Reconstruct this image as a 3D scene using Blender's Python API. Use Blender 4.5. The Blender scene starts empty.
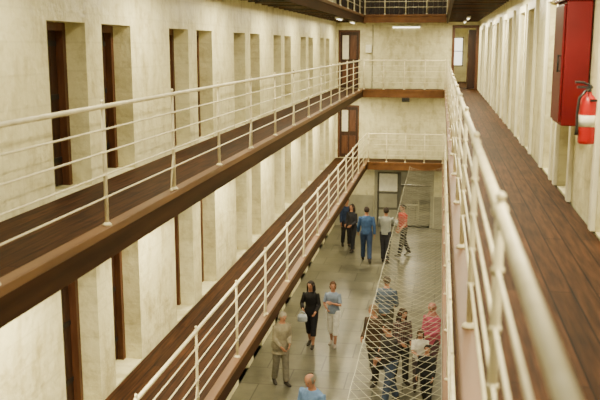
import bpy, math, random
from mathutils import Vector, Matrix
random.seed(7)
scene = bpy.context.scene
COL = scene.collection
S = 2.7            # storey height
XL, XR = -4.0, 1.37   # wall faces
EL, ER = -2.87, 0.15  # walkway edges
ELV = {1:-2.66, 2:-2.87, 3:-2.87}
Y0, Y1, YE = -2.5, 31.0, 32.2
CEIL = 11.4

# ------------------------------------------------------------ materials
def nm(name):
    m = bpy.data.materials.new(name); m.use_nodes = True
    nt = m.node_tree; return m, nt, nt.nodes['Principled BSDF']
def noise_mat(name, c1, c2, scale=6, rough=.6, metal=0, bump=0.0, detail=5, coords='Object', stretch=(1,1,1), spec=.5):
    m, nt, b = nm(name); N = nt.nodes; L = nt.links
    tc = N.new('ShaderNodeTexCoord'); mp = N.new('ShaderNodeMapping'); mp.inputs['Scale'].default_value = stretch
    nz = N.new('ShaderNodeTexNoise'); nz.inputs['Scale'].default_value = scale; nz.inputs['Detail'].default_value = detail
    cr = N.new('ShaderNodeValToRGB'); cr.color_ramp.elements[0].position = .35; cr.color_ramp.elements[1].position = .65
    cr.color_ramp.elements[0].color = (*c1, 1); cr.color_ramp.elements[1].color = (*c2, 1)
    L.new(tc.outputs[coords], mp.inputs['Vector']); L.new(mp.outputs['Vector'], nz.inputs['Vector'])
    L.new(nz.outputs['Fac'], cr.inputs['Fac']); L.new(cr.outputs['Color'], b.inputs['Base Color'])
    b.inputs['Roughness'].default_value = rough; b.inputs['Metallic'].default_value = metal
    b.inputs['Specular IOR Level'].default_value = spec
    if bump > 0:
        bp = N.new('ShaderNodeBump'); bp.inputs['Strength'].default_value = bump; bp.inputs['Distance'].default_value = .02
        L.new(nz.outputs['Fac'], bp.inputs['Height']); L.new(bp.outputs['Normal'], b.inputs['Normal'])
    return m
def flat(name, c, rough=.6, metal=0, em=0, emc=None):
    k = .86
    m = noise_mat(name, tuple(x*k for x in c), c, 9, rough, metal)
    if em:
        b = m.node_tree.nodes['Principled BSDF']
        b.inputs['Emission Color'].default_value = (*(emc or c), 1); b.inputs['Emission Strength'].default_value = em
    return m

def limewash(name, base, dark, swap):
    """painted stone: faint courses, patchy yellowing, light drip stains"""
    m, nt, b = nm(name); N = nt.nodes; L = nt.links
    tc = N.new('ShaderNodeTexCoord'); sp = N.new('ShaderNodeSeparateXYZ'); cb = N.new('ShaderNodeCombineXYZ')
    L.new(tc.outputs['Object'], sp.inputs[0])
    L.new(sp.outputs['X' if swap else 'Y'], cb.inputs['X']); L.new(sp.outputs['Z'], cb.inputs['Y'])
    br = N.new('ShaderNodeTexBrick'); br.inputs['Scale'].default_value = 1
    br.inputs['Brick Width'].default_value = .75; br.inputs['Row Height'].default_value = .32
    br.inputs['Mortar Size'].default_value = .02; br.inputs['Mortar Smooth'].default_value = 1
    br.inputs['Color1'].default_value = (1,1,1,1); br.inputs['Color2'].default_value = (.93,.93,.92,1)
    br.inputs['Mortar'].default_value = (.68,.67,.62,1)
    L.new(cb.outputs[0], br.inputs['Vector'])
    n1 = N.new('ShaderNodeTexNoise'); n1.inputs['Scale'].default_value = 2.2; n1.inputs['Detail'].default_value = 10
    n1.inputs['Roughness'].default_value = .76
    L.new(tc.outputs['Object'], n1.inputs['Vector'])
    cr = N.new('ShaderNodeValToRGB')
    cr.color_ramp.elements[0].position = .36; cr.color_ramp.elements[0].color = (*dark, 1)
    cr.color_ramp.elements[1].position = .52; cr.color_ramp.elements[1].color = (*base, 1)
    L.new(n1.outputs['Fac'], cr.inputs['Fac'])
    mx = N.new('ShaderNodeMix'); mx.data_type = 'RGBA'; mx.blend_type = 'MULTIPLY'; mx.inputs['Factor'].default_value = .3
    L.new(cr.outputs['Color'], mx.inputs['A']); L.new(br.outputs['Color'], mx.inputs['B'])
    mp = N.new('ShaderNodeMapping'); mp.inputs['Scale'].default_value = (3,.9,1) 
    L.new(cb.outputs[0], mp.inputs['Vector'])
    n3 = N.new('ShaderNodeTexNoise'); n3.inputs['Scale'].default_value = 1.6; n3.inputs['Detail'].default_value = 8
    L.new(mp.outputs[0], n3.inputs['Vector'])
    c3 = N.new('ShaderNodeValToRGB'); c3.color_ramp.elements[0].position = .30; c3.color_ramp.elements[0].color = (.60,.56,.42,1)
    c3.color_ramp.elements[1].position = .50; c3.color_ramp.elements[1].color = (1,1,1,1)
    L.new(n3.outputs['Fac'], c3.inputs['Fac'])
    m2 = N.new('ShaderNodeMix'); m2.data_type = 'RGBA'; m2.blend_type = 'MULTIPLY'; m2.inputs['Factor'].default_value = .6
    L.new(mx.outputs['Result'], m2.inputs['A']); L.new(c3.outputs['Color'], m2.inputs['B'])
    L.new(m2.outputs['Result'], b.inputs['Base Color'])
    n2 = N.new('ShaderNodeTexNoise'); n2.inputs['Scale'].default_value = 6; n2.inputs['Detail'].default_value = 8
    L.new(tc.outputs['Object'], n2.inputs['Vector'])
    bp = N.new('ShaderNodeBump'); bp.inputs['Strength'].default_value = .7; bp.inputs['Distance'].default_value = .04
    L.new(n2.outputs['Fac'], bp.inputs['Height']); L.new(bp.outputs['Normal'], b.inputs['Normal'])
    b.inputs['Roughness'].default_value = .45
    return m
def planks(name, c1, c2, gap, across=False, width=.15, length=3.2, rough=.4, spec=.3):
    m, nt, b = nm(name); N = nt.nodes; L = nt.links
    tc = N.new('ShaderNodeTexCoord'); sp = N.new('ShaderNodeSeparateXYZ'); cb = N.new('ShaderNodeCombineXYZ')
    L.new(tc.outputs['Object'], sp.inputs[0])
    L.new(sp.outputs['X' if across else 'Y'], cb.inputs['X']); L.new(sp.outputs['Y' if across else 'X'], cb.inputs['Y'])
    br = N.new('ShaderNodeTexBrick'); br.inputs['Scale'].default_value = 1
    br.inputs['Brick Width'].default_value = length; br.inputs['Row Height'].default_value = width
    br.inputs['Mortar Size'].default_value = .006
    br.inputs['Color1'].default_value = (*c1,1); br.inputs['Color2'].default_value = (*c2,1); br.inputs['Mortar'].default_value = (*gap,1)
    L.new(cb.outputs[0], br.inputs['Vector'])
    mp = N.new('ShaderNodeMapping'); mp.inputs['Scale'].default_value = (1, 12, 1)
    L.new(cb.outputs[0], mp.inputs['Vector'])
    nz = N.new('ShaderNodeTexNoise'); nz.inputs['Scale'].default_value = 2.2; nz.inputs['Detail'].default_value = 8
    L.new(mp.outputs[0], nz.inputs['Vector'])
    cr = N.new('ShaderNodeValToRGB'); cr.color_ramp.elements[0].color = (.35,.33,.30,1); cr.color_ramp.elements[1].color = (1.5,1.4,1.25,1)
    cr.color_ramp.elements[0].position = .3; cr.color_ramp.elements[1].position = .7
    L.new(nz.outputs['Fac'], cr.inputs['Fac'])
    mx = N.new('ShaderNodeMix'); mx.data_type = 'RGBA'; mx.blend_type = 'MULTIPLY'; mx.inputs['Factor'].default_value = .95
    L.new(br.outputs['Color'], mx.inputs['A']); L.new(cr.outputs['Color'], mx.inputs['B'])
    L.new(mx.outputs['Result'], b.inputs['Base Color'])
    b.inputs['Roughness'].default_value = rough; b.inputs['Specular IOR Level'].default_value = spec
    bp = N.new('ShaderNodeBump'); bp.inputs['Strength'].default_value = .3; bp.inputs['Distance'].default_value = .01
    L.new(nz.outputs['Fac'], bp.inputs['Height']); L.new(bp.outputs['Normal'], b.inputs['Normal'])
    return m
def flagstone():
    m, nt, b = nm('flagstone_floor'); N = nt.nodes; L = nt.links
    tc = N.new('ShaderNodeTexCoord')
    br = N.new('ShaderNodeTexBrick'); br.inputs['Scale'].default_value = 1
    br.inputs['Brick Width'].default_value = 1.2; br.inputs['Row Height'].default_value = .9
    br.inputs['Mortar Size'].default_value = .018; br.inputs['Mortar Smooth'].default_value = .5
    br.inputs['Color1'].default_value = (.110,.104,.068,1); br.inputs['Color2'].default_value = (.148,.138,.094,1); br.inputs['Mortar'].default_value = (.045,.042,.028,1)
    L.new(tc.outputs['Object'], br.inputs['Vector'])
    nz = N.new('ShaderNodeTexNoise'); nz.inputs['Scale'].default_value = 1.1; nz.inputs['Detail'].default_value = 10; nz.inputs['Roughness'].default_value = .72
    L.new(tc.outputs['Object'], nz.inputs['Vector'])
    cr = N.new('ShaderNodeValToRGB'); cr.color_ramp.elements[0].color = (.4,.4,.4,1); cr.color_ramp.elements[1].color = (1.3,1.3,1.3,1)
    cr.color_ramp.elements[0].position = .32; cr.color_ramp.elements[1].position = .66
    L.new(nz.outputs['Fac'], cr.inputs['Fac'])
    mx = N.new('ShaderNodeMix'); mx.data_type = 'RGBA'; mx.blend_type = 'MULTIPLY'; mx.inputs['Factor'].default_value = .95
    L.new(br.outputs['Color'], mx.inputs['A']); L.new(cr.outputs['Color'], mx.inputs['B'])
    L.new(mx.outputs['Result'], b.inputs['Base Color'])
    rr = N.new('ShaderNodeMapRange'); rr.inputs['To Min'].default_value = .2; rr.inputs['To Max'].default_value = .48
    L.new(nz.outputs['Fac'], rr.inputs['Value']); L.new(rr.outputs[0], b.inputs['Roughness'])
    return m
def check_cloth(name, c1, c2, freq=16, both=True):
    m, nt, b = nm(name); N = nt.nodes; L = nt.links
    tc = N.new('ShaderNodeTexCoord'); outs = []
    for d in (['X', 'Z'] if both else ['Z']):
        w = N.new('ShaderNodeTexWave'); w.bands_direction = d; w.inputs['Scale'].default_value = freq/3; w.inputs['Distortion'].default_value = .4
        L.new(tc.outputs['Object'], w.inputs['Vector']); outs.append(w.outputs['Fac'])
    v = outs[0]
    if both:
        a = N.new('ShaderNodeMath'); a.operation = 'MULTIPLY'; L.new(outs[0], a.inputs[0]); L.new(outs[1], a.inputs[1]); v = a.outputs[0]
    cr = N.new('ShaderNodeValToRGB'); cr.color_ramp.elements[0].color = (*c1,1); cr.color_ramp.elements[1].color = (*c2,1)
    cr.color_ramp.elements[0].position = .2; cr.color_ramp.elements[1].position = .6
    L.new(v, cr.inputs['Fac']); L.new(cr.outputs['Color'], b.inputs['Base Color']); b.inputs['Roughness'].default_value = .85
    return m

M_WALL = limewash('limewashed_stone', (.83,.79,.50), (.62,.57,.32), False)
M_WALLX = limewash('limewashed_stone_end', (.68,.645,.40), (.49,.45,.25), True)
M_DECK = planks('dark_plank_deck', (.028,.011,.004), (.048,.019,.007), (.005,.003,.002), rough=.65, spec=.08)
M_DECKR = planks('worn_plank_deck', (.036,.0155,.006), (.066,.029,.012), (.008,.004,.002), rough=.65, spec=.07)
M_DECKX = planks('landing_plank_deck', (.028,.011,.004), (.048,.019,.007), (.005,.003,.002), across=True, rough=.65, spec=.08)
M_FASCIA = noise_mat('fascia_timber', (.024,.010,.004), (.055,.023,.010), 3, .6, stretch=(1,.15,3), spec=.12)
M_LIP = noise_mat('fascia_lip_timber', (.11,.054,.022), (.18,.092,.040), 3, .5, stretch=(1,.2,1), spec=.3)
M_FASCIAX = noise_mat('landing_fascia_timber', (.11,.044,.012), (.18,.076,.022), 3, .5, spec=.3)
M_SOFFIT = planks('soffit_boards', (.045,.018,.007), (.07,.030,.012), (.010,.005,.003), across=True, width=.18)
M_DOOR = noise_mat('door_brown_wood', (.022,.009,.005), (.048,.019,.010), 4, .5, stretch=(6,6,.6), spec=.3)
M_FRAME = noise_mat('door_frame_wood', (.070,.026,.012), (.11,.044,.020), 4, .5, stretch=(4,4,.6), spec=.3)
M_IRON = flat('black_iron', (.03,.028,.027), .5, .6)
M_RAIL = noise_mat('cream_painted_steel', (.66,.59,.37), (.80,.73,.50), 7, .4)
M_RED = noise_mat('red_enamel', (.34,.005,.005), (.44,.008,.007), 3, .35)
M_REDD = noise_mat('dark_red_enamel', (.095,.002,.004), (.125,.003,.005), 3, .5, spec=.2)
M_WHITE = flat('white_paint', (.80,.78,.64), .5)
M_TRIM = noise_mat('cream_gloss_trim', (.80,.77,.57), (.88,.85,.65), 4, .4)
M_BLACK = flat('black_plastic', (.02,.02,.02), .4)
M_GREY = noise_mat('grey_paint', (.24,.23,.17), (.31,.30,.22), 3, .5)
M_PALE = flat('pale_frosted_glass', (.78,.77,.64), .3)
M_DGREY = noise_mat('dark_grey_green_paint', (.07,.066,.048), (.10,.094,.068), 3, .5)
M_FLOOR = flagstone()
M_WIRE = flat('galvanised_wire', (.46,.44,.32), .5, .4)
M_CEIL = noise_mat('ceiling_boards', (.35,.30,.22), (.42,.36,.27), 2, .7)
M_DTIM = noise_mat('added_dark_boarding', (.012,.006,.003), (.03,.014,.007), 3, .6, stretch=(4,1,.5))
M_GLOW = flat('daylit_glass', (.9,.9,.85), .2, em=2.2, emc=(1,.96,.80))
M_TUBE = flat('fluorescent_tube', (.9,.9,.85), .3, em=5.0, emc=(1,.93,.74))

# ------------------------------------------------------------ mesh helpers
class MB:
    def __init__(s): s.v=[]; s.f=[]; s.m=[]
    def box(s, a, b, mi=0):
        x0,y0,z0=a; x1,y1,z1=b; n=len(s.v)
        s.v += [(x0,y0,z0),(x1,y0,z0),(x1,y1,z0),(x0,y1,z0),(x0,y0,z1),(x1,y0,z1),(x1,y1,z1),(x0,y1,z1)]
        for q in [(0,3,2,1),(4,5,6,7),(0,1,5,4),(1,2,6,5),(2,3,7,6),(3,0,4,7)]:
            s.f.append(tuple(n+i for i in q)); s.m.append(mi)
    def loft(s, pts, ref=(1,0,0), seg=12, mi=0):
        ref = Vector(ref); n0=len(s.v); k=len(pts)
        P=[Vector(p[0]) for p in pts]
        for i in range(k):
            t = (P[min(i+1,k-1)]-P[max(i-1,0)]).normalized()
            r = ref
            if abs(t.dot(r))>.95: r = Vector((0,1,0)) if abs(t.y)<.9 else Vector((0,0,1))
            u=(r-t*r.dot(t)).normalized(); w=t.cross(u)
            for j in range(seg):
                an=2*math.pi*j/seg
                q=P[i]+u*math.cos(an)*pts[i][1]+w*math.sin(an)*pts[i][2]
                s.v.append(tuple(q))
        for i in range(k-1):
            for j in range(seg):
                a=n0+i*seg+j; b=n0+i*seg+(j+1)%seg
                s.f.append((a,b,b+seg,a+seg)); s.m.append(mi)
        s.f.append(tuple(n0+j for j in reversed(range(seg)))); s.m.append(mi)
        s.f.append(tuple(n0+(k-1)*seg+j for j in range(seg))); s.m.append(mi)
    def tube(s, a, b, r, seg=10, mi=0, r2=None):
        s.loft([(Vector(a),r,r),(Vector(b),r2 or r,r2 or r)], seg=seg, mi=mi)
    def sphere(s, c, r, seg=12, rings=8, keep=None, mi=0):
        rx,ry,rz = r if isinstance(r,tuple) else (r,r,r)
        n0=len(s.v)
        for i in range(rings+1):
            th=math.pi*i/rings
            for j in range(seg):
                ph=2*math.pi*j/seg
                s.v.append((c[0]+rx*math.sin(th)*math.cos(ph), c[1]+ry*math.sin(th)*math.sin(ph), c[2]+rz*math.cos(th)))
        for i in range(rings):
            for j in range(seg):
                q=(n0+i*seg+j, n0+(i+1)*seg+j, n0+(i+1)*seg+(j+1)%seg, n0+i*seg+(j+1)%seg)
                if keep:
                    cc=[sum(s.v[k][d] for k in q)/4 for d in range(3)]
                    if not keep(*cc): continue
                s.f.append(q); s.m.append(mi)
    def mesh(s, name, mats, smooth=False, xf=None):
        me=bpy.data.meshes.new(name)
        vs=[tuple(xf @ Vector(v)) for v in s.v] if xf else s.v
        me.from_pydata(vs,[],s.f)
        for m in mats: me.materials.append(m)
        me.polygons.foreach_set('material_index', s.m)
        if smooth: me.polygons.foreach_set('use_smooth',[True]*len(s.f))
        me.validate(); me.update(); return me
def obj(name, me, loc=(0,0,0), rot=(0,0,0), parent=None):
    o=bpy.data.objects.new(name, me); COL.objects.link(o)
    o.location=loc; o.rotation_euler=rot
    if parent: o.parent=parent
    return o
def top(o, label, category, group=None, kind=None):
    o['label']=label; o['category']=category
    if group: o['group']=group
    if kind: o['kind']=kind
    return o
def struct(o, label=None):
    o['kind']='structure'; o['label']=label or 'part of the prison cell block'; o['category']='structure'; return o
def bevel(o, w=.006, seg=2):
    m=o.modifiers.new('bevel','BEVEL'); m.width=w; m.segments=seg; m.limit_method='ANGLE'; return o

def holed_wall(name, axis, u0,u1,z0,z1, holes, t0,t1, mat, label):
    us=sorted({u0,u1,*[h[0] for h in holes],*[h[1] for h in holes]})
    zs=sorted({z0,z1,*[h[2] for h in holes],*[h[3] for h in holes]})
    us=[u for u in us if u0<=u<=u1]; zs=[z for z in zs if z0<=z<=z1]
    b=MB(); solid={}
    for i in range(len(us)-1):
        for j in range(len(zs)-1):
            cu=(us[i]+us[i+1])/2; cz=(zs[j]+zs[j+1])/2
            solid[i,j]=not any(h[0]<cu<h[1] and h[2]<cz<h[3] for h in holes)
    def P(u,t,z): return (t,u,z) if axis=='Y' else (u,t,z)
    def quad(*ps):
        n=len(b.v); b.v+=list(ps); b.f.append((n,n+1,n+2,n+3)); b.m.append(0)
    for (i,j),s in solid.items():
        if not s: continue
        a,c,d,e=us[i],us[i+1],zs[j],zs[j+1]
        for t in (t0,t1): quad(P(a,t,d),P(c,t,d),P(c,t,e),P(a,t,e))
        if not solid.get((i-1,j),False): quad(P(a,t0,d),P(a,t1,d),P(a,t1,e),P(a,t0,e))
        if not solid.get((i+1,j),False): quad(P(c,t0,d),P(c,t1,d),P(c,t1,e),P(c,t0,e))
        if not solid.get((i,j-1),False): quad(P(a,t0,d),P(c,t0,d),P(c,t1,d),P(a,t1,d))
        if not solid.get((i,j+1),False): quad(P(a,t0,e),P(c,t0,e),P(c,t1,e),P(a,t1,e))
    me=b.mesh(name,[mat]); 
    import bmesh
    bm=bmesh.new(); bm.from_mesh(me); bmesh.ops.remove_doubles(bm,verts=bm.verts,dist=1e-4); bmesh.ops.recalc_face_normals(bm,faces=bm.faces); bm.to_mesh(me); bm.free()
    return struct(obj(name,me),label)

# ------------------------------------------------------------ room shell
DW, DH = .95, 1.86
Lst=[]; Rst=[]
for k in range(-2,7):
    for d in (0,1.42):
        y=8.16+3.95*k+d
        if Y0+.2<y<YE-1.2: Lst.append(y)
    for d in (0,1.45):
        y=9.0+3.95*k+d
        if Y0+.2<y<YE-1.2: Rst.append(y)
hl=[]; hr=[]
for lv in range(3):
    for y in Lst: hl.append((y,y+DW,lv*S,lv*S+DH))
    for y in Rst: hr.append((y,y+DW,lv*S,lv*S+(2.15 if lv==2 else DH)))
holed_wall('wall_left','Y',Y0,YE+.4,-.05,CEIL,hl,XL,XL-.42,M_WALL,'cream limewashed stone wall with rows of cell door openings')
holed_wall('wall_right','Y',Y0,YE+.4,-.05,CEIL,hr,XR,XR+.42,M_WALL,'cream limewashed stone wall with rows of cell door openings')
he=[(.42,1.30,2*S,2*S+2.3),(-3.92,-3.08,2*S,2*S+2.2),(-3.92,-3.08,S,S+2.05),(-2.45,-.15,0,2.3)]
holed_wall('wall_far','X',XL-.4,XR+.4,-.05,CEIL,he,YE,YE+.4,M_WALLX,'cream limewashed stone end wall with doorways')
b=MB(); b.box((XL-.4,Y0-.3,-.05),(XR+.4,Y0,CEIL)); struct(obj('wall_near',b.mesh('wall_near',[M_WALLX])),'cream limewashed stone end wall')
b=MB(); b.box((XL-.8,Y0-.3,-.25),(XR+.8,YE+7,0)); struct(obj('floor',b.mesh('floor',[M_FLOOR])),'worn grey flagstone ground floor')
b=MB(); b.box((XL-.4,Y0-.3,CEIL),(XR+.4,YE+.4,CEIL+.2)); struct(obj('ceiling',b.mesh('ceiling',[M_CEIL])),'boarded ceiling')
for nme,x0,x1 in (('wall_left_cells',XL-.62,XL-.42),('wall_right_cells',XR+.42,XR+.62)):
    b=MB(); b.box((x0,Y0,-.05),(x1,YE+.4,3*S)); struct(obj(nme,b.mesh(nme,[M_WALL])),'inner face of the cell wall')
b=MB()  # boards added so the end wall above the top landing reads dark
x=XL+.03
while x<XR-.1:
    b.box((x,YE-.10,3*S+.03),(min(x+.17,XR-.03),YE-.04,CEIL-.02)); x+=.18
b.box((XL+.03,YE-.14,3*S+.95),(XR-.03,YE-.10,3*S+1.1)); struct(obj('trim_600',b.mesh('boarding',[M_DTIM])),'dark boarding added to darken the end wall over the top landing')

def door_mesh(h,name):
    b=MB(); w=DW
    b.box((0,0,0),(.14,.08,h),1); b.box((0,w-.08,0),(.14,w,h),1); b.box((0,.08,h-.09),(.14,w-.08,h),1)
    n=5; pw=(w-.16)/n
    for i in range(n):
        b.box((.015,.08+i*pw+.003,.02),(.055,.08+(i+1)*pw-.003,h-.09),0)
    for z in (.28,1.0,1.6):
        b.box((.055,.09,z),(.066,w-.09,z+.06),2)
    b.box((.055,w/2-.10,1.25),(.075,w/2+.10,1.40),2)
    return b.mesh(name,[M_DOOR,M_FRAME,M_IRON])
def bolt_mesh():
    b=MB(); b.tube((.085,.14,1.10),(.085,.50,1.10),.014)
    b.box((.066,.16,1.07),(.09,.20,1.13)); b.box((.066,.36,1.07),(.09,.40,1.13)); b.tube((.085,.30,1.10),(.14,.30,1.06),.011)
    return b.mesh('door_bolt',[M_IRON])
DM=door_mesh(DH,'cell_door'); DM2=door_mesh(2.15,'tall_cell_door'); BM_=bolt_mesh(); dn=0
b=MB()
b.box((-.045,-.13,0),(0,0,2.27)); b.box((-.045,DW,0),(0,DW+.13,2.27)); b.box((-.045,0,2.15),(0,DW,2.27)); TM=b.mesh('architrave',[M_TRIM])
tn=1
for lv in range(3):
    for y in Lst:
        dn+=1; o=struct(obj(f'door_{dn}',DM,(XL-.38,y,lv*S)),'dark brown timber cell door with iron straps')
        obj('door_bolt',BM_,parent=o)
    for y in Rst:
        dn+=1; o=struct(obj(f'door_{dn}',DM2 if lv==2 else DM,(XR+.38,y+DW,lv*S),(0,0,math.pi)),'dark brown timber cell door with iron straps')
        obj('door_bolt',BM_,parent=o)
        if lv==2:
            tn+=1; bevel(struct(obj(f'trim_{tn}',TM,(XR,y,lv*S)),'cream painted architrave round a cell door'),.008)

def panel_door(w,h,glass=False):
    b=MB()
    b.box((0,0,0),(.07,.14,h),1); b.box((w-.07,0,0),(w,.14,h),1); b.box((.07,0,h-.08),(w-.07,.14,h),1)
    b.box((.07,.05,.01),(w-.07,.09,h-.08),0)
    for (x0,x1) in ((.15,w/2-.03),(w/2+.03,w-.15)):
        b.box((x0,.035,.15),(x1,.05,h*.42),1); b.box((x0,.035,h*.5),(x1,.05,h-.2),2 if (glass and x0<.2) else 1)
    return b.mesh('panel_door',[M_DOOR,M_FRAME,M_PALE])
for (z,h) in ((2*S,2.2),(S,2.05)):
    dn+=1; struct(obj(f'door_{dn}',panel_door(.84,h,True),(-3.92,YE+.12,z)),'brown panelled door with pale upper pane')
# gateway at ground level
b=MB()
b.box((-2.45,YE+.02,0),(-2.33,YE+.24,2.3),1); b.box((-.27,YE+.02,0),(-.15,YE+.24,2.3),1); b.box((-2.33,YE+.02,2.18),(-.27,YE+.24,2.3),1)
b.box((-1.50,YE+.05,0),(-1.42,YE+.2,2.18),0)
b.box((-2.33,YE+.12,0),(-1.50,YE+.18,2.18),0)
for i,(z0,z1) in enumerate(((.12,.66),(.76,1.30),(1.40,2.10))):
    b.box((-2.27,YE+.095,z0),(-1.56,YE+.12,z1),2 if i==2 else 1)
b.box((-1.42,YE+.08,1.62),(-.27,YE+.16,1.68),0)
dn+=1; struct(obj(f'door_{dn}',b.mesh('gate',[M_DGREY,M_GREY,M_PALE])),'grey framed gateway with panelled leaf and pale upper glass')
b=MB()
for z in (.04,.82,1.55): b.box((-1.42,YE+.26,z),(-.72,YE+.30,z+.06))
b.box((-.76,YE+.26,.04),(-.71,YE+.31,1.61)); b.box((-1.42,YE+.26,.04),(-1.38,YE+.31,1.61))
x=-1.34
while x<-.76: b.tube((x,YE+.28,.06),(x,YE+.28,1.58),.011,8); x+=.09
dn+=1; struct(obj(f'door_{dn}',b.mesh('gate_leaf',[M_GREY])),'grey barred gate leaf')
b=MB(); b.box((-3.2,YE+.4,0),(-3.0,YE+6,2.9)); b.box((.4,YE+.4,0),(.6,YE+6,2.9)); b.box((-3.2,YE+6,0),(.6,YE+6.2,2.9)); b.box((-3.2,YE+.4,2.7),(.6,YE+6,2.72))
struct(obj('wall_lobby',b.mesh('wall_lobby',[M_GREY])),'grey painted walls of the lobby beyond the gateway')
b=MB(); b.box((XL,YE-.03,0),(-2.47,YE,1.25)); b.box((-.13,YE-.03,0),(XR,YE,1.25)); struct(obj('baseboard_far',b.mesh('dado',[M_GREY])),'grey painted dado on the end wall')
b=MB(); b.box((.30,YE+.4,2*S-.2),(1.45,YE+7,2*S),0); struct(obj('floor_passage',b.mesh('floor_passage',[M_DECKR])),'timber floor continuing through the doorway')
b=MB(); b.box((.10,YE+.4,2*S-.2),(.30,YE+7,2*S+2.9)); b.box((1.45,YE+.4,2*S-.2),(1.65,YE+7,2*S+2.9)); b.box((.1,YE+.4,2*S+2.7),(1.65,YE+7,2*S+2.9)); b.box((.1,YE+7,2*S-.2),(1.65,YE+7.2,2*S+2.9))
struct(obj('wall_passage',b.mesh('wall_passage',[M_WALL])),'cream walls of the passage')
b=MB(); b.box((.52,YE+6.95,2*S+.75),(.92,YE+6.99,2*S+1.95),0)
for x in (.49,.91): b.box((x,YE+6.90,2*S+.7),(x+.04,YE+6.96,2*S+2.0),1)
for z in (.70,1.35,1.95): b.box((.49,YE+6.90,2*S+z),(.95,YE+6.96,2*S+z+.03),1)
struct(obj('window_1',b.mesh('window',[M_GLOW,M_FRAME])),'bright daylit window at the end of the passage')
b=MB()
b.box((.36,YE-.03,2*S),(.46,YE+.42,2*S+2.36)); b.box((1.24,YE-.03,2*S),(1.34,YE+.42,2*S+2.36)); b.box((.46,YE-.03,2*S+2.26),(1.24,YE+.42,2*S+2.36))
struct(obj('trim_1',b.mesh('door_lining',[M_FRAME])),'brown timber door lining')
b=MB(); b.box((.98,YE+.30,2*S+.02),(1.02,YE+1.1,2*S+2.2),0); b.box((.96,YE+.38,2*S+.2),(.98,YE+1.0,2*S+1.0),1); b.box((.96,YE+.38,2*S+1.15),(.98,YE+1.0,2*S+2.05),1)
b.box((1.02,YE+.28,2*S+.02),(1.24,YE+.32,2*S+2.2),0)
dn+=1; struct(obj(f'door_{dn}',b.mesh('open_leaf',[M_DOOR,M_FRAME])),'open brown door leaf')

# ------------------------------------------------------------ walkways
def walkway(x0,x1,y0,y1,z,edge,label,deck=M_DECK,lvl=0):
    e=bpy.data.objects.new('gallery_walkway',None); COL.objects.link(e); e.location=((x0+x1)/2,y0,z)
    top(e,label,'walkway','gallery walkways')
    ox,oy=(x0+x1)/2,y0
    def part(n,boxes,mat,bv=.006):
        b=MB()
        for a,c in boxes: b.box((a[0]-ox,a[1]-oy,a[2]),(c[0]-ox,c[1]-oy,c[2]))
        o=obj(n,b.mesh(n,[mat]),parent=e)
        if bv: bevel(o,bv)
        return o
    if edge=='R':
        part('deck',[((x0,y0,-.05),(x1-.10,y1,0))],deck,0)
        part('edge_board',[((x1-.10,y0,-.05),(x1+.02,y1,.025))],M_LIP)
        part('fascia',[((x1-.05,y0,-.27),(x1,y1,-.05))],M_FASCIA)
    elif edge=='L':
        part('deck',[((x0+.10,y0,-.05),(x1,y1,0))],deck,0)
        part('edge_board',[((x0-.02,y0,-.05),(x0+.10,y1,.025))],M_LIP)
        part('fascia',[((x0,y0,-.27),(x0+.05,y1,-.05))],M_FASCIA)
    else:
        part('deck',[((x0,y0+.10,-.05),(x1,y1,0))],M_DECKX,0)
        part('edge_board',[((x0+.02,y0-.02,-.05),(x1-.02,y0+.10,.025))],M_FASCIAX)
        part('fascia',[((x0,y0,-.27),(x1,y0+.05,-.05))],M_FASCIAX)
    bx=[((x0,y0+.06,-.09),(x1,y1,-.05))] if edge=='F' else [((x0+.06,y0,-.09),(x1-.06,y1,-.05))]
    if edge!='F':
        y=y0+.3
        while y<y1: bx.append(((x0+.06,y,-.22),(x1-.06,y+.08,-.09))); y+=.66
    part('soffit',bx,M_SOFFIT,0)
    return e
G=.021
for lv in (1,2,3):
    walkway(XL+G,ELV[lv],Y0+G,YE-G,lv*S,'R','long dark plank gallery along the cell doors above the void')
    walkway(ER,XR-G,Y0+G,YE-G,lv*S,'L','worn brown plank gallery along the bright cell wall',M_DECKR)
    walkway(ELV[lv]+G,ER-G,Y1,YE-G,lv*S,'F','short plank landing across the end wall')
b=MB(); b.box((.42,YE-.02,2*S-.04),(1.30,YE+.42,2*S)); struct(obj('trim_500',b.mesh('sill',[M_DECKR])),'timber threshold of the upper doorway')

# ------------------------------------------------------------ railings
RH=1.08; RODS=(.88,.68,.48,.28)
def post_mesh():
    b=MB()
    b.loft([(Vector((0,0,.028)),.019,.019),(Vector((0,0,.6)),.017,.017),(Vector((0,0,RH+.03)),.015,.015)],seg=10)
    b.loft([(Vector((0,0,.027)),.042,.042),(Vector((0,0,.038)),.042,.042),(Vector((0,0,.055)),.022,.022)],seg=12)
    for z in RODS: b.sphere((0,0,z),.023,10,6)
    b.sphere((0,0,RH),.028,10,6); b.sphere((0,0,RH+.045),.017,8,6)
    return b.mesh('post',[M_RAIL],True)
def stay_mesh():
    b=MB()
    b.loft([(Vector((0,0,.42)),.010,.010),(Vector((0,-.045,.34)),.010,.010),(Vector((0,-.09,.18)),.010,.010),(Vector((0,-.115,.036)),.011,.011)],seg=8)
    b.sphere((0,-.115,.04),.020,8,6)
    return b.mesh('stay',[M_RAIL],True)
PM=post_mesh(); SM=stay_mesh()
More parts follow.
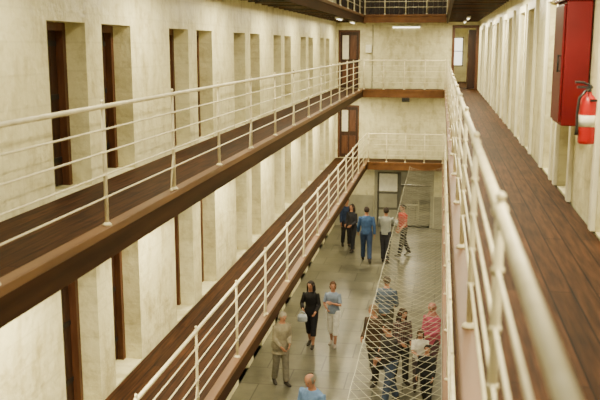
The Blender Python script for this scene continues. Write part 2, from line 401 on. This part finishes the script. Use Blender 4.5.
def railing(a,bb,posts,label,stay=True):
    a=Vector(a); bb=Vector(bb); d=bb-a; L=d.length; ang=math.atan2(d.y,d.x)-math.pi/2
    e=bpy.data.objects.new('railing',None); COL.objects.link(e); e.location=a; e.rotation_euler=(0,0,ang)
    top(e,label,'railing','gallery railings')
    b=MB(); b.tube((0,0,RH),(0,L,RH),.021,12); obj('top_rail',b.mesh('top_rail',[M_RAIL],True),parent=e)
    b=MB(); b.tube((0,0,0),(0,L,0),.0085,8); me=b.mesh('rod',[M_RAIL],True)
    for z in RODS: obj('rod',me,(0,0,z),parent=e)
    for i,p in enumerate(posts):
        obj('post',PM,(0,p,0),parent=e)
        if stay and i%2: obj('stay',SM,(0,p,0),parent=e)
def plist(start,y0,y1): 
    r=[];y=start
    while y<y1:
        if y>y0: r.append(y-y0)
        y+=1.93
    return r
for lv in (1,2,3):
    el=ELV[lv]
    railing((el-.03,Y0,lv*S),(el-.03,Y1+.05,lv*S),plist(6.89-1.93*4,Y0,Y1),'long cream steel railing of five bars on the cell-side gallery')
    railing((ER+.05,Y0,lv*S),(ER+.05,Y1+.05,lv*S),plist(2.7-1.93*2,Y0,Y1),'long cream steel railing of five bars beside the worn plank gallery',False)
    w_=ER+.02-(el+.03)
    railing((el+.03,Y1+.05,lv*S),(ER+.02,Y1+.05,lv*S),[.03,w_*.25,w_*.5,w_*.75,w_-.03],'short cream steel railing across the end landing',False)

# ------------------------------------------------------------ safety net
b=MB(); nx=10; ny=200; x0,x1=-1.05,ER-.02; y0,y1=4.0,Y1-.03
def NP(i,j):
    u=i/nx; v=j/ny
    return Vector((x0+(x1-x0)*u, y0+(y1-y0)*v, S-.12-.14*math.sin(math.pi*u)+.015*math.sin(j*.7)))
def wire(p,q,r=.0028):
    t=(q-p).normalized(); u=t.cross(Vector((0,0,1))).normalized()*r; w=Vector((0,0,r)); n=len(b.v)
    for c in (p,q): b.v += [tuple(c+u+w),tuple(c-u+w),tuple(c-w)]
    for k in range(3): b.f.append((n+k,n+(k+1)%3,n+3+(k+1)%3,n+3+k)); b.m.append(0)
for i in range(nx):
    for j in range(ny):
        if (i+j)%2==0: wire(NP(i,j),NP(i+1,j+1))
        else: wire(NP(i+1,j),NP(i,j+1))
for j in range(ny): wire(NP(0,j),NP(0,j+1),.004); wire(NP(nx,j),NP(nx,j+1),.004)
o=obj('safety_net',b.mesh('safety_net',[M_WIRE])); top(o,'diamond wire safety net slung beside the lower gallery','net',kind='stuff')

# ------------------------------------------------------------ fire cabinet + extinguisher + small fittings
e=bpy.data.objects.new('fire_hose_cabinet',None); COL.objects.link(e); e.location=(XR-G,8.12,6.26)
top(e,'tall dark red enamelled fire hose cabinet fixed to the cream wall','fire cabinet')
b=MB(); b.box((-.23,0,0),(0,.64,1.15)); bevel(obj('body',b.mesh('body',[M_REDD]),parent=e),.012,3)
b=MB(); b.box((-.252,.03,.03),(-.231,.61,1.12)); d=bevel(obj('door',b.mesh('cabinet_door',[M_REDD]),parent=e),.006)
b=MB(); b.tube((-.275,.08,.5),(-.275,.08,.66),.009); b.tube((-.25,.08,.51),(-.275,.08,.51),.007); b.tube((-.25,.08,.65),(-.275,.08,.65),.007); obj('handle',b.mesh('handle',[M_IRON],True),parent=d)
b=MB(); b.box((-.26,-.02,1.15),(0,.66,1.175)); bevel(obj('top_cap',b.mesh('top_cap',[M_REDD]),parent=e),.006)

e=bpy.data.objects.new('fire_extinguisher',None); COL.objects.link(e); e.location=(1.265,7.57,6.16)
top(e,'red fire extinguisher with black hose hung on the cream wall','fire extinguisher')
b=MB(); r=.075
b.loft([(Vector((0,0,z)),q,q) for z,q in ((0,.06),(.012,.072),(.03,r),(.34,r),(.38,.068),(.41,.05),(.43,.028),(.45,.024))],seg=24); obj('cylinder_body',b.mesh('cylinder_body',[M_RED],True),parent=e)
b=MB(); b.loft([(Vector((0,0,.15)),r+.0015,r+.0015),(Vector((0,0,.25)),r+.0015,r+.0015)],seg=24); obj('paper_label',b.mesh('paper_label',[M_WHITE],True),parent=e)['label']='pale printed instruction label'
b=MB(); b.tube((0,0,.445),(0,0,.49),.022); b.box((-.10,-.012,.48),(.03,.012,.50)); b.loft([(Vector((.02,0,.50)),.01,.01),(Vector((-.05,0,.53)),.01,.01),(Vector((-.12,0,.535)),.01,.01)],seg=8); obj('valve_handle',b.mesh('valve_handle',[M_BLACK]),parent=e)
b=MB(); b.loft([(Vector(p),.012,.012) for p in ((0,-.02,.47),(-.04,-.07,.46),(-.085,-.06,.40),(-.095,-.05,.28),(-.09,-.045,.14))]+[(Vector((-.09,-.043,.08)),.02,.02)],seg=8); obj('hose',b.mesh('hose',[M_BLACK],True),parent=e)
b=MB(); b.box((.076,-.03,.1),(.10,.03,.46)); b.box((0.0,-.08,.37),(.10,-.074,.39)); b.box((0.0,.074,.37),(.10,.08,.39)); obj('bracket',b.mesh('bracket',[M_IRON]),parent=e)

b=MB(); b.box((-.55,-.06,-.05),(.55,0,.0)); 
e=obj('strip_light',b.mesh('strip_light',[M_WHITE]),(-1.35,YE,2*S+2.36)); top(e,'white fluorescent strip light high on the end wall','strip light')
b=MB(); b.tube((-.5,-.04,-.07),(.5,-.04,-.07),.018); obj('tube_lamp',b.mesh('tube_lamp',[M_TUBE],True),parent=e)
b=MB(); b.box((-.045,-.62,-.045),(.045,.62,0)); b.box((-.05,-.64,-.06),(.05,-.60,0)); b.box((-.05,.60,-.06),(.05,.64,0)); BH=b.mesh('batten',[M_WHITE])
b=MB(); b.loft([(Vector((0,-.60,-.062)),.016,.016),(Vector((0,.60,-.062)),.016,.016)],seg=10); BT=b.mesh('tube_lamp',[M_TUBE],True)
b=MB(); b.loft([(Vector(p),.012,.012) for p in ((-2.6,YE-.02,2*S+.02),(-2.6,YE-.02,2*S+1.2),(-2.6,YE-.02,2*S+2.4))],seg=8)
e=obj('electrical_conduit',b.mesh('conduit',[M_GREY],True)); top(e,'thin grey conduit pipe running up the end wall','conduit')
b=MB(); b.box((-2.86,YE-.09,2*S+1.35),(-2.63,YE,2*S+1.65)); o=bevel(obj('junction_box',b.mesh('junction_box',[M_WHITE])),.01)
top(o,'small pale electrical junction box on the end wall','junction box')
b=MB(); b.box((-1.4,Y1-.10,2*S-.42),(-1.12,Y1+.02,2*S-.275)); b.loft([(Vector((-1.26,Y1-.10,2*S-.34)),.045,.045),(Vector((-1.26,Y1-.15,2*S-.35)),.05,.05)],seg=12)
o=obj('loudspeaker',b.mesh('loudspeaker',[M_BLACK])); top(o,'small black loudspeaker box under the landing edge','loudspeaker')
b=MB(); b.box((-1.0,YE-.03,2.36),(-.65,YE,2.62)); b.box((-.96,YE-.035,2.45),(-.69,YE-.03,2.48),1); b.box((-.96,YE-.035,2.52),(-.69,YE-.03,2.55),1)
o=obj('wall_sign',b.mesh('wall_sign',[M_WHITE,M_GREY])); top(o,'small white notice above the ground-level double door','sign')

# ------------------------------------------------------------ people
def remeshed(b, name, mat, voxel, xf, smooth=4, mats=None):
    me=b.mesh(name+'_tmp',mats or [mat]); t=bpy.data.objects.new('tmp',me); COL.objects.link(t)
    m=t.modifiers.new('r','REMESH'); m.mode='VOXEL'; m.voxel_size=voxel; m.use_smooth_shade=True
    if smooth:
        s=t.modifiers.new('s','SMOOTH'); s.factor=.5; s.iterations=smooth
    dg=bpy.context.evaluated_depsgraph_get(); dg.update()
    out=bpy.data.meshes.new_from_object(t.evaluated_get(dg)); out.name=name
    bpy.data.objects.remove(t); bpy.data.meshes.remove(me)
    out.materials.clear(); out.materials.append(mat); out.transform(xf)
    return out
V=Vector; rad=math.radians
_mc={}
def cm(kind,c,r=.85):
    k=(kind,c)
    if k not in _mc: _mc[k]=noise_mat(kind,tuple(x*.75 for x in c),c,14,r,bump=.15,spec=.25)
    return _mc[k]
SKIN=(.42,.205,.12)
def person(loc,H,head_deg,label,top_c=(.1,.1,.1),bot_c=(.05,.05,.05),hair_c=(.03,.02,.015),hair='short',
           sleeve='long',bottom='trousers',legs=((8,4),(-8,10)),arms=((5,5,12),(5,5,12)),lean=3,head=(0,0),
           shoe_c=(.03,.025,.02),topmat=None,hem=.90,fem=False,bulk=1.0,open_jacket=None,scarf=None):
    s=H/1.75
    e=bpy.data.objects.new('person',None); COL.objects.link(e); e.location=(loc[0],loc[1],0); e.rotation_euler=(0,0,rad(head_deg))
    top(e,label,'person')
    Ml=Matrix.Translation((0,0,.95))@Matrix.Rotation(rad(-lean),4,'X')@Matrix.Translation((0,0,-.95))
    Mh=Ml@Matrix.Translation((0,0,1.52))@Matrix.Rotation(rad(head[0]),4,'Z')@Matrix.Rotation(rad(-head[1]),4,'X')@Matrix.Translation((0,0,-1.52))
    sw=.165 if fem else .185
    torso=[(.84,.12,.095),(.90,.165,.12),(.98,.168 if fem else .155,.118),(1.10,.125 if fem else .145,.10),(1.24,.145 if fem else .16,.115),(1.34,.155 if fem else .175,.118),(1.41,.145 if fem else .165,.095),(1.455,.10,.075),(1.48,.065,.06)]
    torso=[(z,a*bulk,bb*bulk) for z,a,bb in torso]
    def leg_pts(sd,th,kn):
        hip=V((sd*.09,0,.92)); t1=rad(th); t2=rad(th-kn)
        knee=hip+V((0,math.sin(t1),-math.cos(t1)))*.43
        ank=knee+V((sd*-.005,math.sin(t2),-math.cos(t2)))*.41
        return hip,knee,ank,t2
    def arm_pts(sd,al,be,el,inw=0):
        sh=V((sd*sw,0,1.405)); a=rad(al); be=rad(be*.75+2)
        elb=sh+V((sd*math.sin(be),math.sin(a)*math.cos(be),-math.cos(a)*math.cos(be)))*.28
        a2=rad(al+el); g=rad(inw)
        d=V((-sd*math.sin(g)+sd*math.sin(be)*.2,math.sin(a2)*math.cos(g),-math.cos(a2)*math.cos(g))).normalized()
        return sh,elb,elb+d*.25,d
    body=MB(); cloth=MB(); pants=MB(); zs=[]
    def up(p): return Ml@V(p)
    body.loft([(up((0,0,z)),a,bb) for z,a,bb in torso]+[(up((0,.005,1.52)),.054,.056),(Mh@V((0,.01,1.58)),.052,.055)],seg=18)
    hp=[(1.528,.025,.028,.045),(1.545,.045,.055,.03),(1.58,.060,.078,.015),(1.62,.069,.090,.005),(1.66,.074,.096,0),(1.70,.071,.092,-.003),(1.73,.055,.07,-.006),(1.75,.02,.03,-.008)]
    body.loft([(Mh@V((0,oy,z)),a,bb) for z,a,bb,oy in hp],seg=18)
    body.loft([(Mh@V((0,.088,1.675)),.007,.008),(Mh@V((0,.107,1.64)),.013,.012),(Mh@V((0,.096,1.625)),.010,.008)],seg=8)
    for sd in (-1,1):
        body.loft([(Mh@V((sd*.074,-.008,1.625)),.008,.012),(Mh@V((sd*.084,-.014,1.65)),.008,.019),(Mh@V((sd*.08,-.014,1.68)),.007,.012)],seg=8)
    inf=.016
    hips=hem
    tz=[(hips,(.178)*bulk,.135*bulk)]+[(z,a+inf,bb+inf) for z,a,bb in torso if z>hips+.04]
    cloth.loft([(up((0,0,z)),a,bb) for z,a,bb in tz],seg=20)
    hands={}
    for sd,ar in zip((-1,1),arms):
        inw=ar[3] if len(ar)>3 else 0
        sh,el,wr,d=arm_pts(sd,ar[0],ar[1],ar[2],inw)
        sh,el,wr=up(sh),up(el),up(wr); d=(wr-el).normalized()
        q=.045 if fem else .052
        body.loft([(up((sd*(sw-.07),0,1.40)),.05,.055),(sh,q*1.1,q*1.15),(sh.lerp(el,.5),q*.85,q*.9),(el,.038,.038),(el.lerp(wr,.4),.037,.037),(wr,.025,.022)],seg=12)
        pts=[(up((sd*(sw-.07),0,1.395)),.06,.062),(sh,q*1.1+inf,q*1.15+inf),(sh.lerp(el,.5),q*.85+inf,q*.9+inf)]
        if sleeve=='long': pts+=[(el,.038+inf,.038+inf),(el.lerp(wr,.5),.036+inf,.036+inf),(el.lerp(wr,.95),.03+inf,.03+inf)]
        elif sleeve=='short': pts+=[(sh.lerp(el,.8),q*.8+inf*1.3,q*.85+inf*1.3)]
        if sleeve!='none': cloth.loft(pts,seg=12)
        lat=V((1,0,0)); pal=(lat-d*lat.dot(d)).normalized(); fr=d.cross(pal).normalized()
        if fr.y<0: fr=-fr
        hd=wr+d*.09
        body.loft([(wr-d*.01,.018,.024),(wr+d*.03,.016,.036),(wr+d*.07,.015,.042),(hd,.012,.038)],ref=pal,seg=10)
        for i,ln in enumerate((.062,.074,.07,.054)):
            o=fr*(.030-.020*i); st=hd-d*.012+o; inn=pal*(-sd)
            m1=st+d*ln*.5+inn*.006; m2=m1+d*ln*.36+inn*.018; m3=m2+d*ln*.2+inn*.018
            body.loft([(st,.0095,.0095),(m1,.009,.009),(m2,.0085,.0085),(m3,.007,.007)],seg=8)
        st=wr+d*.03+fr*.028
        body.loft([(st,.012,.012),(st+fr*.022+d*.03,.011,.011),(st+fr*.026+d*.062-pal*sd*.01,.009,.009)],seg=8)
        hands[sd]=hd
    ends=[]
    for sd,lg in zip((-1,1),legs):
        hip,kn,an,t2=leg_pts(sd,*lg)
        body.loft([(hip+V((0,0,.02)),.078,.085),(hip.lerp(kn,.35),.078,.082),(kn,.052,.055),(kn.lerp(an,.3),.050,.054),(an,.034,.036)],seg=12)
        pitch=max(-.6,min(.25,t2*.8)); R=Matrix.Translation(an)@Matrix.Rotation(pitch,4,'X')@Matrix.Rotation(-sd*.12,4,'Z')@Matrix.Translation(-an)
        fp=[((0,-.055,-.052),.028,.034),((0,.0,-.045),.036,.046),((0,.07,-.058),.040,.030),((0,.13,-.066),.044,.022),((0,.175,-.07),.028,.016)]
        body.loft([(R@(an+V(p)),a,bb) for p,a,bb in fp],ref=(1,0,0),seg=12)
        sb=MB(); sb.loft([(R@(an+V(p)),a+.007,bb+.007) for p,a,bb in [((0,-.066,-.052),.022,.028)]+fp+[((0,.188,-.07),.018,.01)]],seg=14)
        sb.loft([(R@(an+V((0,-.01,-.04))),.042,.048),(R@(an+V((0,-.008,.0))),.042,.046)],seg=12)
        ends.append((sd,sb)); zs.append(min(v[2] for v in sb.v))
        j=.022
        if bottom=='trousers': pl=[(hip+V((0,0,.05)),.085+j,.09+j),(hip.lerp(kn,.35),.08+j,.084+j),(kn,.056+j,.06+j),(kn.lerp(an,.5),.052+j,.054+j),(kn.lerp(an,.97),.048+j,.052+j)]
        elif bottom=='cropped': pl=[(hip+V((0,0,.05)),.085+j,.09+j),(hip.lerp(kn,.35),.08+j,.084+j),(kn,.056+j,.06+j),(kn.lerp(an,.45),.052+j,.056+j)]
        else: pl=None
        if pl: pants.loft(pl,seg=14)
    if bottom in('trousers','cropped'):
        pants.loft([(V((0,0,.84)),.13,.10),(V((0,0,.92)),.18*bulk,.132*bulk),(V((0,0,1.0)),.172*bulk,.128*bulk),(V((0,0,1.05)),.155*bulk,.118*bulk)],seg=18)
    else:
        hm={'skirt':.46,'longskirt':.14}[bottom]
        pants.loft([(V((0,0,1.05)),.15,.115),(V((0,0,.92)),.185,.14),(V((0,.01,.7)),.20,.17),(V((0,.01,hm)),.22,.20)],seg=20)
    xf=Matrix.Diagonal((s,s,s,1))@Matrix.Translation((0,0,-min(zs)))
    skin=cm('skin',SKIN,.55)
    obj('body',remeshed(body,'body',skin,.0085,xf,2),parent=e)
    tm=topmat or cm('cloth_top',top_c)
    obj('jacket' if open_jacket else 'shirt',remeshed(cloth,'shirt',tm,.012,xf,4),parent=e)
    obj('trousers' if bottom in('trousers','cropped') else 'skirt',remeshed(pants,'trousers',cm('cloth_bottom',bot_c),.012,xf,3),parent=e)
    for sd,sb in ends: obj('shoe',remeshed(sb,'shoe',cm('shoe_leather',shoe_c,.5),.007,xf,2),parent=e)
    for sd in (-1,1):
        b=MB(); b.sphere((sd*.030,.086,1.655),(.010,.007,.006),8,6); obj('eye',b.mesh('eye',[cm('eye_dark',(.03,.02,.02),.3)],True,xf@Mh),parent=e)
        b=MB(); b.loft([(V((sd*.016,.093,1.675)),.003,.004),(V((sd*.032,.089,1.680)),.003,.005),(V((sd*.047,.078,1.675)),.002,.003)],ref=(0,0,1),seg=6); obj('eyebrow',b.mesh('eyebrow',[cm('hair',hair_c)],True,xf@Mh),parent=e)
    b=MB(); b.loft([(V((-.024,.081,1.592)),.003,.003),(V((0,.0935,1.592)),.006,.006),(V((.024,.081,1.592)),.003,.003)],ref=(0,0,1),seg=6); obj('mouth',b.mesh('mouth',[cm('lips',(.32,.10,.08),.5)],True,xf@Mh),parent=e)
    b=MB(); c=(0,-.010,1.664)
    hm_=cm('hair',hair_c,.7)
    if hair=='bald':
        b.sphere(c,(.084,.105,.098),24,18,keep=lambda x,y,z: y<.03 and 1.595<z<1.73)
    elif hair!='scarf':
        zl={'short':1.60,'bob':1.55,'long':1.55}[hair]
        b.sphere(c,(.088,.112,.103),28,22,keep=lambda x,y,z: not(y>.022 and z<1.715-(.03 if abs(x)>.05 else 0)) and z>zl)
        if hair=='long':
            b.loft([(V((0,-.06,1.69)),.075,.05),(V((0,-.085,1.60)),.085,.05),(V((0,-.10,1.50)),.085,.04),(V((0,-.115,1.40)),.06,.028),(V((0,-.12,1.34)),.03,.015)],seg=14)
            for sd in(-1,1): b.loft([(V((sd*.07,.02,1.69)),.02,.03),(V((sd*.082,.02,1.60)),.018,.03),(V((sd*.085,.03,1.50)),.016,.028),(V((sd*.09,.05,1.42)),.008,.015)],seg=8)
        if hair=='bob':
            b.loft([(V((0,-.05,1.69)),.08,.055),(V((0,-.065,1.60)),.09,.055),(V((0,-.065,1.53)),.08,.045)],seg=14)
    if hair=='scarf':
        b.sphere((0,-.01,1.655),(.096,.118,.112),28,22,keep=lambda x,y,z: not(y>.055 and 1.57<z<1.715 and abs(x)<.062))
        b.loft([(V((0,-.005,1.60)),.085,.085),(V((0,0,1.53)),.085,.085),(V((0,0,1.46)),.125,.105),(V((0,0,1.38)),.185,.14)],seg=20)
        obj('headscarf',b.mesh('headscarf',[cm('scarf_cloth',scarf)],True,xf@Mh),parent=e)
    else:
        obj('hair',b.mesh('hair',[hm_],True,xf@Mh),parent=e)
    Rz=Matrix.Translation((loc[0],loc[1],0))@Matrix.Rotation(rad(head_deg),4,'Z')@xf
    return {k:Rz@v for k,v in hands.items()}
def bag(p,c,label,w=.26,h=.22,drop=.16):
    e=bpy.data.objects.new('handbag',None); COL.objects.link(e); e.location=(p[0],p[1],p[2]-drop-h)
    top(e,label,'bag')
    b=MB(); b.loft([(V((0,0,0)),w*.42,.045),(V((0,0,.02)),w*.48,.06),(V((0,0,h*.6)),w*.48,.055),(V((0,0,h)),w*.40,.03)],seg=18)
    obj('bag_body',b.mesh('bag_body',[cm('bag_leather',c,.5)],True),parent=e)
    b=MB(); n=9; b.loft([(V((w*.3*math.cos(math.pi*i/n),0,h-.02+(drop+.03)*math.sin(math.pi*i/n))),.007,.009) for i in range(n+1)],ref=(0,1,0),seg=6)
    obj('strap',b.mesh('strap',[cm('bag_leather',c,.5)],True),parent=e)

person((-2.26,26.62),1.84,8,'man in a denim blue shirt and jeans walking away',(.05,.105,.24),(.035,.06,.13),hair_c=(.03,.02,.015),legs=((18,6),(-14,16)),arms=((14,12,18),(-14,12,14)),lean=1)
person((-1.63,26.60),1.82,-12,'man in a grey checked shirt and dark trousers with bent arms',topmat=check_cloth('checked_shirt',(.14,.16,.15),(.55,.54,.46),26),bot_c=(.03,.03,.035),hair_c=(.03,.02,.015),arms=((20,15,70,10),(35,24,80,10)),legs=((6,3),(-6,6)),lean=1,head=(15,-5))
person((-1.10,27.6),1.76,120,'man in a coral red shirt and dark jeans',(.34,.035,.025),(.022,.02,.024),sleeve='short',hair_c=(.02,.015,.01),arms=((10,14,40),(0,16,20)),legs=((14,4),(-12,12)))
person((-2.86,27.9),1.66,150,'person in dark clothes beside the doors',(.025,.025,.03),(.02,.02,.025),hair='long',fem=True,arms=((5,8,60,20),(5,8,60,20)))
person((-3.14,28.6),1.72,200,'person in a navy jacket standing near the cell doors',(.025,.04,.09),(.025,.025,.03))
h=person((-2.84,18.53),1.60,172,'woman in black jacket and dark cropped trousers with a pale bag',(.012,.011,.012),(.015,.015,.018),hair='long',hair_c=(.015,.01,.008),fem=True,bottom='cropped',hem=.86,arms=((8,14,55,10),(8,18,70,25)),legs=((12,4),(-8,10)),open_jacket=True,head=(-10,5))
bag(h[1]+V((0,-.10,0)),(.45,.50,.58),'pale blue and white handbag carried by the woman in black',.24,.17,.06)
h=person((-2.34,18.68),1.56,170,'woman in a grey blue top and white cropped trousers',(.20,.25,.34),(.80,.78,.72),hair='bob',hair_c=(.08,.035,.015),fem=True,bottom='cropped',sleeve='short',arms=((18,14,105,50),(5,18,70,35)),legs=((9,3),(-7,8)),shoe_c=(.3,.25,.2),head=(20,4))
person((-1.10,18.6),1.76,-15,'grey haired man in a slate blue shirt seen from behind',(.085,.11,.15),(.06,.05,.035),hair_c=(.07,.055,.04),sleeve='long',arms=((5,10,50,20),(5,14,60,20)),legs=((12,4),(-10,10)),bulk=1.1)
h=person((-1.20,16.55),1.74,150,'older woman in brown cardigan and dark trousers holding a dark bag',(.05,.03,.018),(.022,.018,.016),hair='bob',hair_c=(.16,.11,.07),fem=True,bulk=1.22,bottom='trousers',hem=.78,arms=((5,10,15),(8,8,70,20)),open_jacket=True,lean=5,head=(-15,10))
bag(h[-1]+V((-.04,-.10,0)),(.02,.018,.016),'large dark handbag held by the older woman',.34,.28,.06)
person((-.82,15.55),1.70,125,'man in a charcoal jacket and blue jeans standing in the group',(.026,.023,.022),(.045,.065,.11),hair_c=(.05,.035,.025),arms=((15,8,60,30),(5,8,30)),legs=((14,4),(-10,10)),lean=4,head=(-20,10),open_jacket=True,bulk=1.12)
person((-.66,16.70),1.64,205,'woman in a dark patterned top standing in the group',topmat=check_cloth('patterned_top',(.04,.025,.025),(.18,.10,.08),22),bot_c=(.03,.03,.03),hair='long',hair_c=(.05,.03,.02),fem=True,arms=((10,4,60,20),(10,4,60,20)),lean=4,head=(20,10))
person((-.02,17.15),1.64,150,'woman in a pink top and pink headscarf',(.46,.085,.15),(.10,.05,.06),hair='scarf',scarf=(.52,.22,.18),fem=True,arms=((15,4,65,20),(8,6,20)),hem=.80,bulk=1.1,head=(20,8))
person((-.26,16.25),1.38,185,'girl in a white short-sleeved top with her hands raised',(.60,.57,.50),(.08,.06,.06),hair='long',hair_c=(.07,.04,.025),fem=True,sleeve='short',arms=((25,4,70,25),(25,4,70,25)),head=(0,20))
person((-.10,15.62),1.26,165,'child in black clothes with dark hair',(.015,.015,.016),(.015,.015,.018),hair_c=(.02,.014,.01),arms=((10,6,30),(10,6,30)),head=(10,-5))
person((-1.88,12.6),1.80,150,'grey haired man in a light blue shirt',(.14,.24,.44),(.06,.06,.07),hair='bald',hair_c=(.22,.20,.16),sleeve='short',arms=((10,14,30),(10,14,30)),bulk=1.12,lean=6,head=(0,15))
person((-3.12,16.2),1.62,215,'white haired person in a beige jacket and grey trousers',(.25,.22,.155),(.17,.155,.12),hair='bob',hair_c=(.30,.27,.21),fem=True,bulk=1.25,arms=((10,4,60,25),(10,4,50,20)),lean=8,open_jacket=True,hem=.76,head=(0,12))

# ------------------------------------------------------------ lights
def area(name,loc,sx,sy,e,c=(1,.865,.55),rot=(0,0,0)):
    l=bpy.data.lights.new(name,'AREA'); l.shape='RECTANGLE'; l.size=sx; l.size_y=sy; l.energy=e; l.color=c
    o=bpy.data.objects.new(name,l); COL.objects.link(o); o.location=loc; o.rotation_euler=rot; return o
area('skylight',((EL+ER)/2,15,CEIL-.1),2.6,32,1150,(1,.94,.72))
for k in range(9):
    y=3.2+3.95*k-.4
    if y>YE-.8: break
    for lv,en in ((3,84),(2,128),(1,45)):
        f=.6 if y<9 and lv==3 else 1
        area('gallery_lamp',(XL+.80,y,lv*S-.31),.12,1.2,en*f)
        area('gallery_lamp',(XR-.6,y,lv*S-.31),.12,1.2,en*(1.6 if lv==3 else .6))
    if k>=6:
        for x in (XL+.80,XR-.6):
            e=obj('strip_light',BH,(x,y,3*S-.222)); top(e,'white batten strip light fixed under the top gallery','strip light','gallery strip lights')
            obj('tube_lamp',BT,parent=e)
area('passage_fill',(.85,YE+3,2*S+2.6),.3,1.2,80)  # unseen fill light added to brighten the passage walls
area('lobby_fill',(-1.2,YE+2.5,2.6),.6,1.2,120)  # added fill, out of view, so the room behind the gateway looks lit
w=bpy.data.worlds.new('world'); scene.world=w; w.use_nodes=True
w.node_tree.nodes['Background'].inputs[0].default_value=(1,.9,.75,1); w.node_tree.nodes['Background'].inputs[1].default_value=.05

# ------------------------------------------------------------ camera
cam=bpy.data.cameras.new('camera'); co=bpy.data.objects.new('camera',cam); COL.objects.link(co)
cam.lens=50; cam.sensor_width=36; cam.clip_start=.05
co.location=(0,0,7.0); co.rotation_euler=(rad(90-10.47),0,rad(9.52))
cam.dof.use_dof=True; cam.dof.focus_distance=15; cam.dof.aperture_fstop=2.8
scene.camera=co
